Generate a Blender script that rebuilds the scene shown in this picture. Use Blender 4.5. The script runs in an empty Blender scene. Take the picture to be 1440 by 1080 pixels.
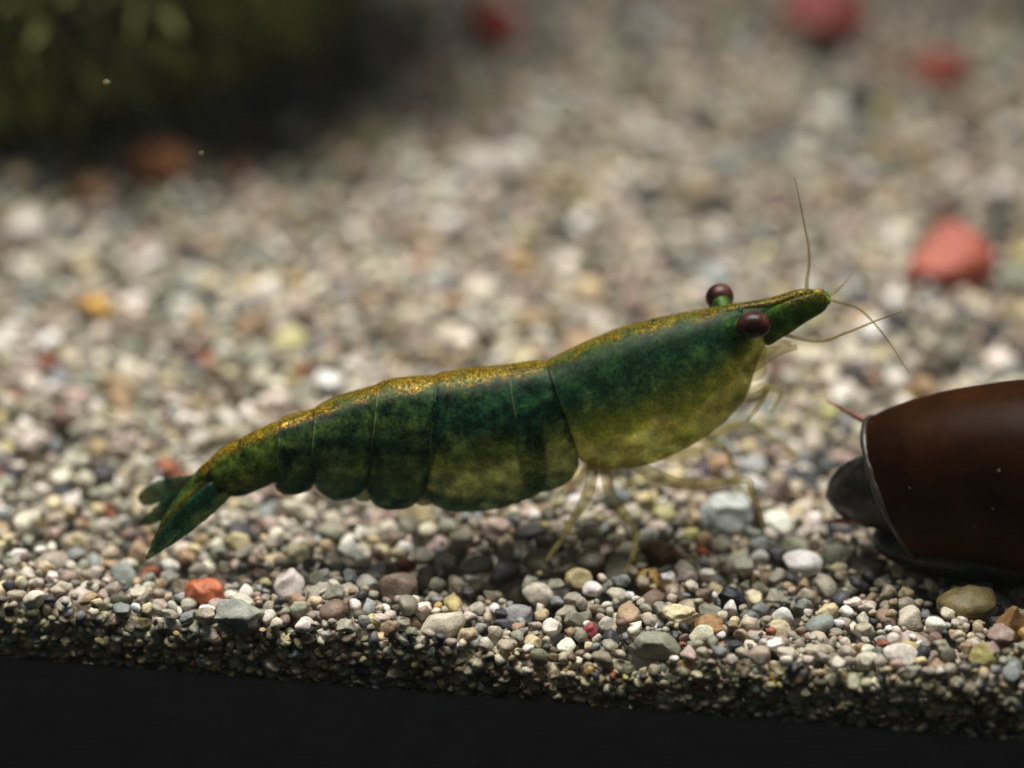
import bpy, bmesh, math, random
import numpy as np
from mathutils import Vector, Matrix, noise as mnoise

MM = 0.001
rng = np.random.default_rng(7)
random.seed(7)
scene = bpy.context.scene
col = scene.collection

# ------------------------------------------------------------------ camera
PITCH = math.radians(24.0)
DIST = 150.0                      # mm from lens to the shrimp
AIM = Vector((0.0, 0.0, 8.0))     # mm
FRAME_W = 40.7                    # mm covered by the frame at that distance
CAM = AIM + Vector((0, -math.cos(PITCH), math.sin(PITCH))) * DIST
cam_data = bpy.data.cameras.new('camera')
cam = bpy.data.objects.new('camera', cam_data)
col.objects.link(cam)
cam.location = CAM * MM
cam.rotation_euler = (math.pi / 2 - PITCH, 0, 0)
cam_data.sensor_width = 36.0
cam_data.lens = 36.0 * DIST / FRAME_W
cam_data.clip_start = 0.005
cam_data.clip_end = 20.0
cam_data.dof.use_dof = True
cam_data.dof.focus_distance = (DIST - 1.5) * MM
cam_data.dof.aperture_fstop = cam_data.lens / 5.5     # 5.5 mm wide pupil
scene.camera = cam

# ------------------------------------------------------------------ light
world = bpy.data.worlds.new('World')
scene.world = world
world.use_nodes = True
bg = world.node_tree.nodes['Background']
bg.inputs['Color'].default_value = (0.80, 0.90, 1.0, 1)
bg.inputs['Strength'].default_value = 0.07

def area_lamp(name, loc, target, sx, sy, power, color):
    d = bpy.data.lights.new(name, 'AREA')
    d.shape = 'RECTANGLE'
    d.size, d.size_y = sx * MM, sy * MM
    d.energy = power
    d.color = color
    o = bpy.data.objects.new(name, d)
    col.objects.link(o)
    o.location = Vector(loc) * MM
    o.rotation_euler = (Vector(target) - Vector(loc)).to_track_quat('-Z', 'Y').to_euler()
    return o

area_lamp('aquarium_lamp', (-6, 24, 116), (-6, 18, 0), 110, 70, 0.077, (1.0, 0.95, 0.87)).data.spread = math.radians(72)

scene.view_settings.view_transform = 'Standard'
scene.view_settings.look = 'None'
scene.view_settings.exposure = 0.0
scene.view_settings.gamma = 1.0
scene.view_settings.use_curve_mapping = False
scene.render.engine = 'CYCLES'
scene.cycles.use_denoising = True
scene.cycles.max_bounces = 7
scene.cycles.diffuse_bounces = 3
scene.cycles.glossy_bounces = 2
scene.cycles.transparent_max_bounces = 24

# ------------------------------------------------------------------ helpers
PX = FRAME_W / 1440.0
FWD = Vector((0, math.cos(PITCH), -math.sin(PITCH)))
UP = Vector((0, math.sin(PITCH), math.cos(PITCH)))
RIGHT = Vector((1, 0, 0))

def ray(px, py):
    return (FWD * DIST + RIGHT * ((px - 720) * PX) + UP * ((540 - py) * PX)).normalized()

def on_ground(px, py, z=0.0):
    d = ray(px, py)
    return CAM + d * ((z - CAM.z) / d.z)

def project(p):
    v = Vector(p) - CAM
    dz = v.dot(FWD)
    return 720 + v.dot(RIGHT) / dz * DIST / PX, 540 - v.dot(UP) / dz * DIST / PX, dz

def nodes_of(name):
    m = bpy.data.materials.new(name)
    m.use_nodes = True
    nt = m.node_tree
    return m, nt, nt.nodes['Principled BSDF'], nt.nodes['Material Output']

def N(nt, kind, **kw):
    n = nt.nodes.new(kind)
    for k, v in kw.items():
        if k in n.inputs:
            n.inputs[k].default_value = v
        else:
            setattr(n, k, v)
    return n

def ramp(nt, stops, src, interp='LINEAR'):
    r = nt.nodes.new('ShaderNodeValToRGB')
    r.color_ramp.interpolation = interp
    els = r.color_ramp.elements
    while len(els) < len(stops):
        els.new(0.5)
    for e, (p, c) in zip(els, stops):
        e.position = p
        e.color = (*c, 1) if len(c) == 3 else c
    nt.links.new(src, r.inputs[0])
    return r.outputs[0]

def mix(nt, fac, a, b, mode='MIX'):
    n = nt.nodes.new('ShaderNodeMix')
    n.data_type = 'RGBA'
    n.blend_type = mode
    for sock, v in ((0, fac), (6, a), (7, b)):
        if isinstance(v, bpy.types.NodeSocket):
            nt.links.new(v, n.inputs[sock])
        elif sock == 0:
            n.inputs[0].default_value = v
        else:
            n.inputs[sock].default_value = (*v, 1)
    return n.outputs[2]

def math_n(nt, op, a, b=0.0, clamp=False):
    n = nt.nodes.new('ShaderNodeMath')
    n.operation = op
    n.use_clamp = clamp
    for i, v in enumerate((a, b)):
        if isinstance(v, bpy.types.NodeSocket):
            nt.links.new(v, n.inputs[i])
        else:
            n.inputs[i].default_value = v
    return n.outputs[0]

def mm_coords(nt, scale=1.0, which='Object'):
    tc = nt.nodes.new('ShaderNodeTexCoord')
    mp = nt.nodes.new('ShaderNodeMapping')
    mp.inputs['Scale'].default_value = (1000 * scale,) * 3
    nt.links.new(tc.outputs[which], mp.inputs['Vector'])
    return mp.outputs[0]

def tex_noise(nt, vec, scale, detail=3, rough=0.55):
    n = N(nt, 'ShaderNodeTexNoise', Scale=scale, Detail=detail, Roughness=rough)
    nt.links.new(vec, n.inputs['Vector'])
    return n.outputs['Fac']

def tag(o, label=None, cat=None, group=None, kind=None):
    if label: o['label'] = label
    if cat: o['category'] = cat
    if group: o['group'] = group
    if kind: o['kind'] = kind
    return o

def mesh_obj(name, verts, faces, mat, parent=None, smooth=True, attrs=None):
    me = bpy.data.meshes.new(name)
    me.from_pydata([(v[0] * MM, v[1] * MM, v[2] * MM) for v in verts], [], faces)
    if attrs:
        for k, vals in attrs.items():
            a = me.attributes.new(k, 'FLOAT', 'POINT')
            a.data.foreach_set('value', np.asarray(vals, dtype=np.float32))
    me.validate()
    if smooth:
        me.polygons.foreach_set('use_smooth', [True] * len(me.polygons))
    if mat: me.materials.append(mat)
    me.update()
    o = bpy.data.objects.new(name, me)
    col.objects.link(o)
    if parent: o.parent = parent
    return o

def empty(name, loc, rz=0.0):
    o = bpy.data.objects.new(name, None)
    o.empty_display_size = 0.002
    col.objects.link(o)
    o.location = Vector(loc) * MM
    o.rotation_euler = (0, 0, rz)
    return o

def catmull(pts, n):
    pts = np.asarray(pts, float)
    m = len(pts)
    P = np.vstack([2 * pts[0] - pts[1], pts, 2 * pts[-1] - pts[-2]])
    out = []
    for t in np.linspace(0, m - 1, n):
        i = min(int(t), m - 2)
        f = t - i
        p0, p1, p2, p3 = P[i], P[i + 1], P[i + 2], P[i + 3]
        out.append(0.5 * (2 * p1 + (p2 - p0) * f + (2 * p0 - 5 * p1 + 4 * p2 - p3) * f * f
                          + (3 * p1 - p0 - 3 * p2 + p3) * f ** 3))
    return np.array(out)

def tube(path, radii, m=10, n=None, flat=1.0):
    """closed tapering tube through 3D points"""
    path = np.asarray(path, float)
    n = n or max(8, 6 * len(path))
    d = catmull(np.column_stack([path, radii]), n)
    P, Rr = d[:, :3], np.maximum(d[:, 3], 0.004)
    verts, faces = [], []
    side = None
    for i in range(n):
        t = P[min(i + 1, n - 1)] - P[max(i - 1, 0)]
        t = t / (np.linalg.norm(t) + 1e-9)
        if side is None:
            ref = np.array([0, 1, 0.0]) if abs(t[1]) < 0.9 else np.array([1.0, 0, 0])
            side = np.cross(t, ref)
        side = side - t * side.dot(t)
        side /= np.linalg.norm(side)
        up = np.cross(t, side)
        for k in range(m):
            a = 2 * math.pi * k / m
            verts.append(P[i] + Rr[i] * (math.cos(a) * side + flat * math.sin(a) * up))
    for i in range(n - 1):
        for k in range(m):
            k2 = (k + 1) % m
            faces.append((i * m + k, i * m + k2, (i + 1) * m + k2, (i + 1) * m + k))
    verts.append(P[0] - (P[1] - P[0]) * 0.3); c0 = len(verts) - 1
    verts.append(P[-1] + (P[-1] - P[-2]) * 0.3); c1 = len(verts) - 1
    for k in range(m):
        k2 = (k + 1) % m
        faces.append((c0, k2, k))
        faces.append((c1, (n - 1) * m + k, (n - 1) * m + k2))
    return verts, faces

# ------------------------------------------------------------------ pebble materials
def pebble_material(name, use_object_colour):
    m, nt, bs, out = nodes_of(name)
    L = nt.links
    if use_object_colour:
        src = nt.nodes.new('ShaderNodeObjectInfo').outputs['Color']
        vec = mm_coords(nt, 0.001)
    else:
        a = nt.nodes.new('ShaderNodeAttribute')
        a.attribute_name = 'grain_color'
        src = a.outputs['Color']
        vec = mm_coords(nt)
    geo = nt.nodes.new('ShaderNodeNewGeometry')
    mp = nt.nodes.new('ShaderNodeMapping')
    mp.inputs['Scale'].default_value = (1000,) * 3
    L.new(geo.outputs['Position'], mp.inputs['Vector'])
    vec = mp.outputs[0]
    n1 = tex_noise(nt, vec, 1.9, 4, 0.62)
    n2 = tex_noise(nt, vec, 9.0, 3, 0.6)
    v1 = ramp(nt, [(0.30, (0.62, 0.60, 0.56)), (0.52, (1, 1, 1)), (0.72, (1.28, 1.25, 1.2))], n1)
    v2 = ramp(nt, [(0.32, (0.66, 0.64, 0.62)), (0.5, (1, 1, 1)), (0.7, (1.14, 1.14, 1.14))], n2)
    c = mix(nt, 1.0, src, v1, 'MULTIPLY')
    c = mix(nt, 0.75, c, v2, 'MULTIPLY')
    L.new(c, bs.inputs['Base Color'])
    bs.inputs['Roughness'].default_value = 0.48
    bs.inputs['Specular IOR Level'].default_value = 0.32
    bs.inputs['Subsurface Weight'].default_value = 0.0
    b = nt.nodes.new('ShaderNodeBump')
    b.inputs['Strength'].default_value = 0.5
    b.inputs['Distance'].default_value = 0.00006
    L.new(n2, b.inputs['Height'])
    L.new(b.outputs[0], bs.inputs['Normal'])
    return m

MAT_GRAIN = pebble_material('mixed_gravel', False)
MAT_PEBBLE = pebble_material('pebble_stone', True)

PALETTE = [  # linear base colour, weight
    ((0.44, 0.39, 0.31), 16), ((0.32, 0.295, 0.235), 14), ((0.52, 0.48, 0.40), 14),
    ((0.27, 0.27, 0.21), 10), ((0.58, 0.49, 0.31), 8), ((0.70, 0.65, 0.55), 10),
    ((0.35, 0.25, 0.155), 7), ((0.060, 0.062, 0.070), 6.5), ((0.25, 0.27, 0.27), 7),
    ((0.30, 0.11, 0.065), 1.2), ((0.20, 0.14, 0.115), 6), ((0.46, 0.31, 0.10), 0.6),
    ((0.42, 0.33, 0.29), 7), ((0.80, 0.77, 0.72), 7.5), ((0.13, 0.12, 0.09), 5),
    ((0.48, 0.44, 0.21), 1.6)]
PAL = np.array([p[0] for p in PALETTE])
PW = np.array([p[1] for p in PALETTE], float); PW /= PW.sum()

def ico(sub):
    bm = bmesh.new()
    bmesh.ops.create_icosphere(bm, subdivisions=sub, radius=1.0)
    V = np.array([v.co[:] for v in bm.verts])
    F = np.array([[v.index for v in f.verts] for f in bm.faces])
    bm.free()
    return V, F
ICO = {s: ico(s) for s in (2, 3, 4)}

def pebble_shape(sub, seed, facets, rough):
    V, F = ICO[sub]
    r = np.random.default_rng(seed)
    V = V.copy()
    for _ in range(facets):
        n = r.normal(size=3); n /= np.linalg.norm(n)
        h = r.uniform(0.50, 0.86)
        d = V @ n
        over = d > h
        V[over] -= np.outer(d[over] - h, n) * 0.94
    off = Vector(r.uniform(-50, 50, 3))
    V = np.array([np.array(v) * (1 + rough * mnoise.noise(Vector(v) * 1.5 + off)
                                 + rough * 0.45 * mnoise.noise(Vector(v) * 3.6 + off)) for v in V])
    return V / np.abs(V).max(0), F

NSH = 26
SHAPES = {s: [pebble_shape(s, 100 + k, (3, 6, 9, 12)[k % 4], (0.12, 0.2, 0.3)[k % 3]) for k in range(NSH)] for s in (2, 3)}

# ------------------------------------------------------------------ gravel bed
def glass_y(x):                       # inner face of the front pane
    return -7.2 - 0.168 * x

Y_BACK = 96.0
RES = 0.12
X0, X1, Yh0 = -60.0, 60.0, -20.0
NX, NY = int((X1 - X0) / RES), int((Y_BACK + 6 - Yh0) / RES)
gx = X0 + (np.arange(NX) + 0.5) * RES
gy = Yh0 + (np.arange(NY) + 0.5) * RES
GX, GY = np.meshgrid(gx, gy, indexing='ij')

def surf(x, y):
    return (0.45 * np.sin(x * 0.21 + 1.0) * np.sin(y * 0.17 + 0.4) + 0.22 * np.sin(x * 0.53 + y * 0.37)
            - 0.35)
TARGET = surf(GX, GY)
front_d = GY - glass_y(GX)
H = np.where(front_d < 4.5, -5.6, np.where(front_d < 40, -2.3, -1.7)) + 0 * GX
def x_lim(y): return 31.0 + 0.21 * (y + 8)

def footprint(x, y, a, b, yaw):
    r = max(a, b)
    i0, i1 = int((x - r - X0) / RES), int((x + r - X0) / RES) + 1
    j0, j1 = int((y - r - Yh0) / RES), int((y + r - Yh0) / RES) + 1
    i0, j0 = max(i0, 0), max(j0, 0)
    dx = gx[i0:i1, None] - x
    dy = gy[None, j0:j1] - y
    c, s = math.cos(yaw), math.sin(yaw)
    q = ((dx * c + dy * s) / a) ** 2 + ((-dx * s + dy * c) / b) ** 2
    return slice(i0, i1), slice(j0, j1), np.sqrt(np.clip(1 - q, 0, 1)), q < 1

# single stones that one can pick out of the gravel: px, py, width px, height px, colour, shape seed, facets, rough
SPECIAL = [
    (290, 816, 66, 48, (0.50, 0.15, 0.07), 3, 9, 0.22, 'terracotta_chip', 'terracotta red chip with a dark pit lying below the tail fan', 'stone chip'),
    (1030, 823, 40, 36, (0.020, 0.024, 0.032), 5, 7, 0.2, 'slate_pebble', 'small blue-black slate pebble among pale gravel', 'pebble'),
    (1128, 774, 62, 34, (0.84, 0.82, 0.82), 8, 2, 0.08, 'white_pebble', 'smooth oval white pebble beside the head of the snail', 'pebble'),
    (956, 852, 58, 36, (0.66, 0.56, 0.36), 12, 12, 0.36, 'limestone_crumb', 'crumbly cream limestone lump next to a tan stone', 'stone'),
    (1000, 866, 46, 32, (0.34, 0.20, 0.09), 14, 6, 0.2, 'tan_pebble', 'tan brown stone touching the cream limestone lump', 'pebble'),
    (833, 864, 26, 34, (0.36, 0.075, 0.085), 17, 10, 0.25, 'pink_chip', 'tiny raspberry pink chip standing upright in the gravel', 'stone chip'),
    (1022, 716, 78, 58, (0.50, 0.55, 0.56), 19, 6, 0.2, 'quartz_pebble', 'chunky pale blue-white quartz stone under the walking leg', 'stone'),
    (815, 803, 42, 30, (0.58, 0.50, 0.28), 23, 2, 0.1, 'yellow_pebble', 'smooth pale yellow oval pebble below the body', 'pebble'),
    (335, 852, 78, 48, (0.30, 0.32, 0.28), 27, 8, 0.25, 'grey_stone', 'flat grey-green stone against the terracotta chip', 'stone'),
    (926, 768, 54, 40, (0.15, 0.085, 0.045), 29, 5, 0.15, 'brown_pebble', 'round dark brown pebble between the walking legs', 'pebble'),
    (988, 757, 24, 26, (0.42, 0.12, 0.035), 31, 9, 0.2, 'orange_chip', 'little bright orange chip next to the dark brown pebble', 'stone chip'),
    (1268, 908, 50, 34, (0.70, 0.66, 0.60), 33, 3, 0.12, 'cream_pebble', 'bright creamy white pebble in front of the snail shell', 'pebble'),
    (1101, 848, 32, 34, (0.72, 0.74, 0.68), 35, 2, 0.1, 'round_white_pebble', 'round chalk white pebble near the front rim', 'pebble'),
    (1360, 850, 88, 48, (0.16, 0.13, 0.055), 37, 4, 0.15, 'olive_stone', 'flat olive brown stone in the shadow of the shell', 'stone'),
    (1424, 882, 62, 56, (0.22, 0.12, 0.05), 71, 5, 0.16, 'rust_stone', 'rusty brown rounded stone at the foot of the shell', 'stone'),
    (1384, 920, 44, 38, (0.40, 0.36, 0.14), 73, 6, 0.16, 'ochre_stone', 'yellow-green stone by the front rim beneath the shell', 'stone'),
    (1332, 380, 126, 112, (0.44, 0.115, 0.08), 39, 5, 0.16, 'red_stone', 'large rounded coral red stone on the open gravel behind the antennae', 'stone'),
    (1260, 328, 54, 50, (0.74, 0.70, 0.62), 41, 3, 0.1, 'white_stone', 'white rounded stone beside the large coral red stone', 'stone'),
    (1150, 44, 150, 92, (0.28, 0.06, 0.055), 43, 6, 0.2, 'crimson_stone', 'broad crimson stone far back on the gravel', 'stone'),
    (1318, 102, 84, 64, (0.34, 0.08, 0.06), 45, 6, 0.2, 'scarlet_stone', 'smaller scarlet stone near the broad crimson one', 'stone'),
    (706, 26, 96, 62, (0.42, 0.045, 0.028), 47, 7, 0.25, 'brick_red_stone', 'brick red angular stone far back beside the mossy rock', 'stone'),
    (136, 424, 46, 46, (0.62, 0.36, 0.07), 49, 5, 0.15, 'amber_pebble', 'single amber yellow pebble among grey gravel', 'pebble'),
    (222, 224, 92, 60, (0.62, 0.27, 0.14), 51, 4, 0.18, 'orange_stone', 'orange-brown stone half in the shade of the mossy rock', 'stone'),
    (130, 256, 62, 40, (0.26, 0.14, 0.06), 53, 6, 0.2, 'rusty_stone', 'rust brown stone under the edge of the mossy rock', 'stone'),
    (36, 322, 62, 44, (0.62, 0.58, 0.55), 55, 4, 0.15, 'pale_stone', 'pale whitish stone in front of the mossy rock', 'stone'),
    (685, 236, 100, 56, (0.46, 0.43, 0.40), 57, 5, 0.18, 'flat_grey_stone', 'wide light grey stone on the gravel beyond the shrimp', 'stone'),
    (1008, 372, 52, 40, (0.38, 0.44, 0.46), 59, 5, 0.15, 'bluish_pebble', 'pale bluish pebble behind the eyes of the shrimp', 'pebble'),
]
grains = []          # x y z a b c yaw
def drop_grains(attempts, xr, yr, front=None, mean=0.45, low=0.2):
    for _ in range(attempts):
        y = rng.uniform(*yr)
        x = rng.uniform(-1, 1) * min(x_lim(y), xr)
        if front is not None:
            y = glass_y(x) + rng.uniform(0.3, front)
        a = float(np.clip(math.exp(rng.normal(math.log(mean), 0.34)), low, 1.15))
        b = a * rng.uniform(0.68, 0.98)
        c = a * rng.uniform(0.50, 0.85)
        if y - glass_y(x) < max(a, b) + 0.05:
            continue
        best = None
        for t in range(4):
            xx, yy = x + rng.normal() * 0.4 * (t > 0), y + rng.normal() * 0.4 * (t > 0)
            if yy - glass_y(xx) < a + 0.02: continue
            yaw = rng.uniform(0, math.pi)
            si, sj, prof, msk = footprint(xx, yy, a, b, yaw)
            if not msk.any(): continue
            z = float((H[si, sj] + c * prof)[msk].max())
            if best is None or z < best[2]:
                best = (xx, yy, z, yaw, si, sj, prof, msk)
        if best is None: continue
        xx, yy, z, yaw, si, sj, prof, msk = best
        if z > float(surf(xx, yy)) + 0.38 + 0.15 * c: continue
        Hs = H[si, sj]
        H[si, sj] = np.where(msk, np.maximum(Hs, z + c * prof), Hs)
        grains.append((xx, yy, z, a, b, c, yaw))
drop_grains(26000, 30, (-14, 5), front=4.5, mean=0.42)
# grains packed against the pane, seen through it
for _ in range(3600):
    x = rng.uniform(-29, 29)
    a = float(np.clip(math.exp(rng.normal(math.log(0.30), 0.30)), 0.16, 0.6))
    y = glass_y(x) + a * 0.9 + abs(rng.normal(0, 0.35))
    z = rng.uniform(-3.6, float(surf(x, y)) - 0.15)
    grains.append((x, y, z, a, a * rng.uniform(0.7, 0.95), a * rng.uniform(0.6, 0.9), rng.uniform(0, math.pi)))
SP_PLACED = []
for (px, py, wp, hp, colr, seed, fac, rgh, nm, lab, cat) in SPECIAL:
    g = on_ground(px, py, 0.5)
    k = project(g)[2] / DIST * PX
    a = wp * k / 2
    c = hp * k / 2 / 0.98
    b = a * 0.85
    z = float(surf(g.x, g.y)) + c * 0.62
    yaw = random.uniform(-0.3, 0.3)
    si, sj, prof, msk = footprint(g.x, g.y, a, b, yaw)
    H[si, sj] = np.where(msk, np.maximum(H[si, sj], z + c * prof + 0.9), H[si, sj])
    grains[:] = [q for q in grains if not (((q[0] - g.x) / (a * 0.85)) ** 2 + ((q[1] - g.y) / (b * 0.85)) ** 2 < 1 and q[2] > z - 0.5 * c)]
    SP_PLACED.append((g.x, g.y, z, a, b, c, yaw, colr, seed, fac, rgh, nm, lab, cat))

drop_grains(18000, 60, (-14, 32), mean=0.50)
drop_grains(14000, 60, (26, Y_BACK), mean=0.52)
drop_grains(5000, 27, (-14, 16), mean=0.21, low=0.13)
G = np.array(grains)
nG = len(G)
print('grains', nG)
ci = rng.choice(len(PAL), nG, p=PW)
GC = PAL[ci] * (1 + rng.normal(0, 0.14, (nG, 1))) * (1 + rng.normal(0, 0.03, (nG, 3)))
algae_shade = np.clip(1 - (G[:, 1] - glass_y(G[:, 0]) - 0.2) / 1.3, 0, 1)[:, None] * rng.uniform(0.5, 1.0, (nG, 1)) * (G[:, 2:3] < -0.35)  # greenish algae tint plus shade of the front strip, painted into grain colour
GC = GC * (1 - algae_shade) + GC * np.array([0.66, 0.66, 0.42]) * algae_shade
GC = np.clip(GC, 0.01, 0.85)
tilt = rng.normal(0, 0.28, (nG, 2))

def rot_xyz(rx, ry, rz):
    cx, sx, cy, sy, cz, sz = np.cos(rx), np.sin(rx), np.cos(ry), np.sin(ry), np.cos(rz), np.sin(rz)
    R = np.empty((len(rx), 3, 3))
    R[:, 0, 0] = cz * cy; R[:, 0, 1] = cz * sy * sx - sz * cx; R[:, 0, 2] = cz * sy * cx + sz * sx
    R[:, 1, 0] = sz * cy; R[:, 1, 1] = sz * sy * sx + cz * cx; R[:, 1, 2] = sz * sy * cx - cz * sx
    R[:, 2, 0] = -sy; R[:, 2, 1] = cy * sx; R[:, 2, 2] = cy * cx
    return R
R = rot_xyz(tilt[:, 0], tilt[:, 1], G[:, 6])
shape_id = rng.integers(0, NSH, nG)

# which grains lie open and show largest
P = G[:, :3] - np.array(CAM)
dep = P @ np.array(FWD)
ppx = 720 + P[:, 0] / dep * DIST / PX
ppy = 540 - (P @ np.array(UP)) / dep * DIST / PX
size_px = np.sqrt(G[:, 3] * G[:, 5]) / dep
ix = np.clip(((G[:, 0] - X0) / RES).astype(int), 0, NX - 1)
iy = np.clip(((G[:, 1] - Yh0) / RES).astype(int), 0, NY - 1)
open_top = H[ix, iy] <= G[:, 2] + G[:, 5] + 0.08
ok = open_top & (ppx > 15) & (ppx < 1425) & (ppy > 20) & (ppy < 960)
sharp = np.where(ppy > 430, 1.0, 0.45)
order = np.argsort(-size_px * ok * sharp)
single = order[:295]
is_single = np.zeros(nG, bool); is_single[single] = True

# the bed under the grains
fx = np.linspace(-58, 58, 30)
bv, bf = [], []
for x in fx:
    bv += [(x, glass_y(x) + 4.7, -14), (x, glass_y(x) + 4.7, -6.0), (x, glass_y(x) + 4.8, -2.4), (x, 40, -1.5), (x, Y_BACK, -1.0), (x * 1.6, 175, -0.6)]
for i in range(len(fx) - 1):
    for k in range(5):
        bf.append((i * 6 + k, (i + 1) * 6 + k, (i + 1) * 6 + k + 1, i * 6 + k + 1))
m, nt, bs, out = nodes_of('fine_sand')
vec = mm_coords(nt)
vor = N(nt, 'ShaderNodeTexVoronoi', Scale=0.9)
nt.links.new(vec, vor.inputs['Vector'])
c = ramp(nt, [(0.0, (0.10, 0.09, 0.075)), (0.35, (0.32, 0.29, 0.24)), (0.6, (0.22, 0.21, 0.18)), (0.85, (0.5, 0.46, 0.38)), (1, (0.2, 0.12, 0.08))], vor.outputs['Color'])
nt.links.new(c, bs.inputs['Base Color'])
bs.inputs['Roughness'].default_value = 0.8
bd = nt.nodes.new('ShaderNodeBump'); bd.inputs['Distance'].default_value = 0.0004; bd.invert = True
nt.links.new(vor.outputs['Distance'], bd.inputs['Height']); nt.links.new(bd.outputs[0], bs.inputs['Normal'])
bed = mesh_obj('gravel_bed', bv, bf, m)
tag(bed, kind='structure')

def build_joined(name, ids, parent):
    vs, fs, cs = [], [], []
    base = 0
    for sub in (2, 3):
        near = (G[ids, 1] < 6) & (G[ids, 3] > 0.36) & (G[ids, 2] > -2.5)
        sel_sub = ids[near] if sub == 3 else ids[~near]
        for k in range(NSH):
            sel = sel_sub[shape_id[sel_sub] == k]
            if not len(sel): continue
            V, F = SHAPES[sub][k]
            S = G[sel][:, None, 3:6] * V[None]
            W = np.einsum('nij,nvj->nvi', R[sel], S) + G[sel][:, None, :3]
            nv = len(V)
            vs.append(W.reshape(-1, 3))
            fs.append((F[None] + (base + np.arange(len(sel)) * nv)[:, None, None]).reshape(-1, 3))
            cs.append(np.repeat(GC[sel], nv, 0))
            base += nv * len(sel)
    V = np.concatenate(vs) * MM
    F = np.concatenate(fs)
    C = np.concatenate(cs)
    me = bpy.data.meshes.new(name)
    me.vertices.add(len(V)); me.vertices.foreach_set('co', V.astype(np.float32).ravel())
    me.loops.add(len(F) * 3); me.loops.foreach_set('vertex_index', F.astype(np.int32).ravel())
    me.polygons.add(len(F))
    me.polygons.foreach_set('loop_start', np.arange(0, len(F) * 3, 3, dtype=np.int32))
    me.polygons.foreach_set('use_smooth', np.ones(len(F), bool))
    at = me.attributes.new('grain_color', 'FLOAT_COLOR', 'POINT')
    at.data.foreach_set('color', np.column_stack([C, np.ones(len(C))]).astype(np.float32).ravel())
    me.update(calc_edges=True)
    me.materials.append(MAT_GRAIN)
    o = bpy.data.objects.new(name, me)
    col.objects.link(o)
    o.parent = parent
    print(name, len(F), 'triangles')
    return o
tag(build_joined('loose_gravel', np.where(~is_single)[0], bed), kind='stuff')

shape_mesh = []
for k in range(NSH):
    V, F = SHAPES[3][k]
    me = bpy.data.meshes.new('pebble')
    me.from_pydata(V.tolist(), [], F.tolist())
    me.polygons.foreach_set('use_smooth', [True] * len(F))
    me.materials.append(MAT_PEBBLE)
    shape_mesh.append(me)
for i in single:
    o = bpy.data.objects.new('pebble', shape_mesh[shape_id[i]])
    M4 = Matrix([list(r) for r in R[i]]).to_4x4()
    o.matrix_world = Matrix.Translation(Vector(G[i, :3]) * MM) @ M4 @ Matrix.Diagonal((*(G[i, 3:6] * MM), 1))
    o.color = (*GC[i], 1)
    col.objects.link(o)
    o.parent = bed

for (x, y, z, a, b, c, yaw, colr, seed, fac, rgh, nm, lab, cat) in SP_PLACED:
    V, F = pebble_shape(4, seed, fac, rgh)
    o = mesh_obj(nm, V * np.array([a, b, c]), F.tolist(), MAT_PEBBLE)
    o.location = Vector((x, y, z)) * MM
    o.rotation_euler = (random.uniform(-0.1, 0.1), random.uniform(-0.15, 0.15), yaw)
    o.color = (*colr, 1)
    tag(o, lab, cat)

# ------------------------------------------------------------------ black rim of the tank
m, nt, bs, out = nodes_of('black_rim_plastic')
bs.inputs['Base Color'].default_value = (0.006, 0.007, 0.008, 1)
bs.inputs['Roughness'].default_value = 0.6
bs.inputs['Specular IOR Level'].default_value = 0.02
n = tex_noise(nt, mm_coords(nt), 0.8, 4)
nt.links.new(ramp(nt, [(0.3, (0.0006, 0.0009, 0.0011)), (0.75, (0.0016, 0.0020, 0.0024))], n), bs.inputs['Base Color'])
prof = [(-0.9, -14), (-0.9, -1.95), (-1.15, -1.65), (-1.6, -1.5), (-14.2, -1.5), (-14.8, -1.75), (-15, -2.4), (-15, -14)]
rv, rf = [], []
for x in (-70.0, 0.0, 70.0):
    for (dy, z) in prof:
        rv.append((x, glass_y(x) + dy, z))
np_ = len(prof)
for i in range(2):
    for k in range(np_):
        k2 = (k + 1) % np_
        rf.append((i * np_ + k, i * np_ + k2, (i + 1) * np_ + k2, (i + 1) * np_ + k))
rf += [tuple(range(np_))[::-1], tuple(range(2 * np_, 3 * np_))]
rim = mesh_obj('tank_rim', rv, rf, m, smooth=False)
tag(rim, 'black plastic bottom rim along the front of the aquarium', 'tank rim')

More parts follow.
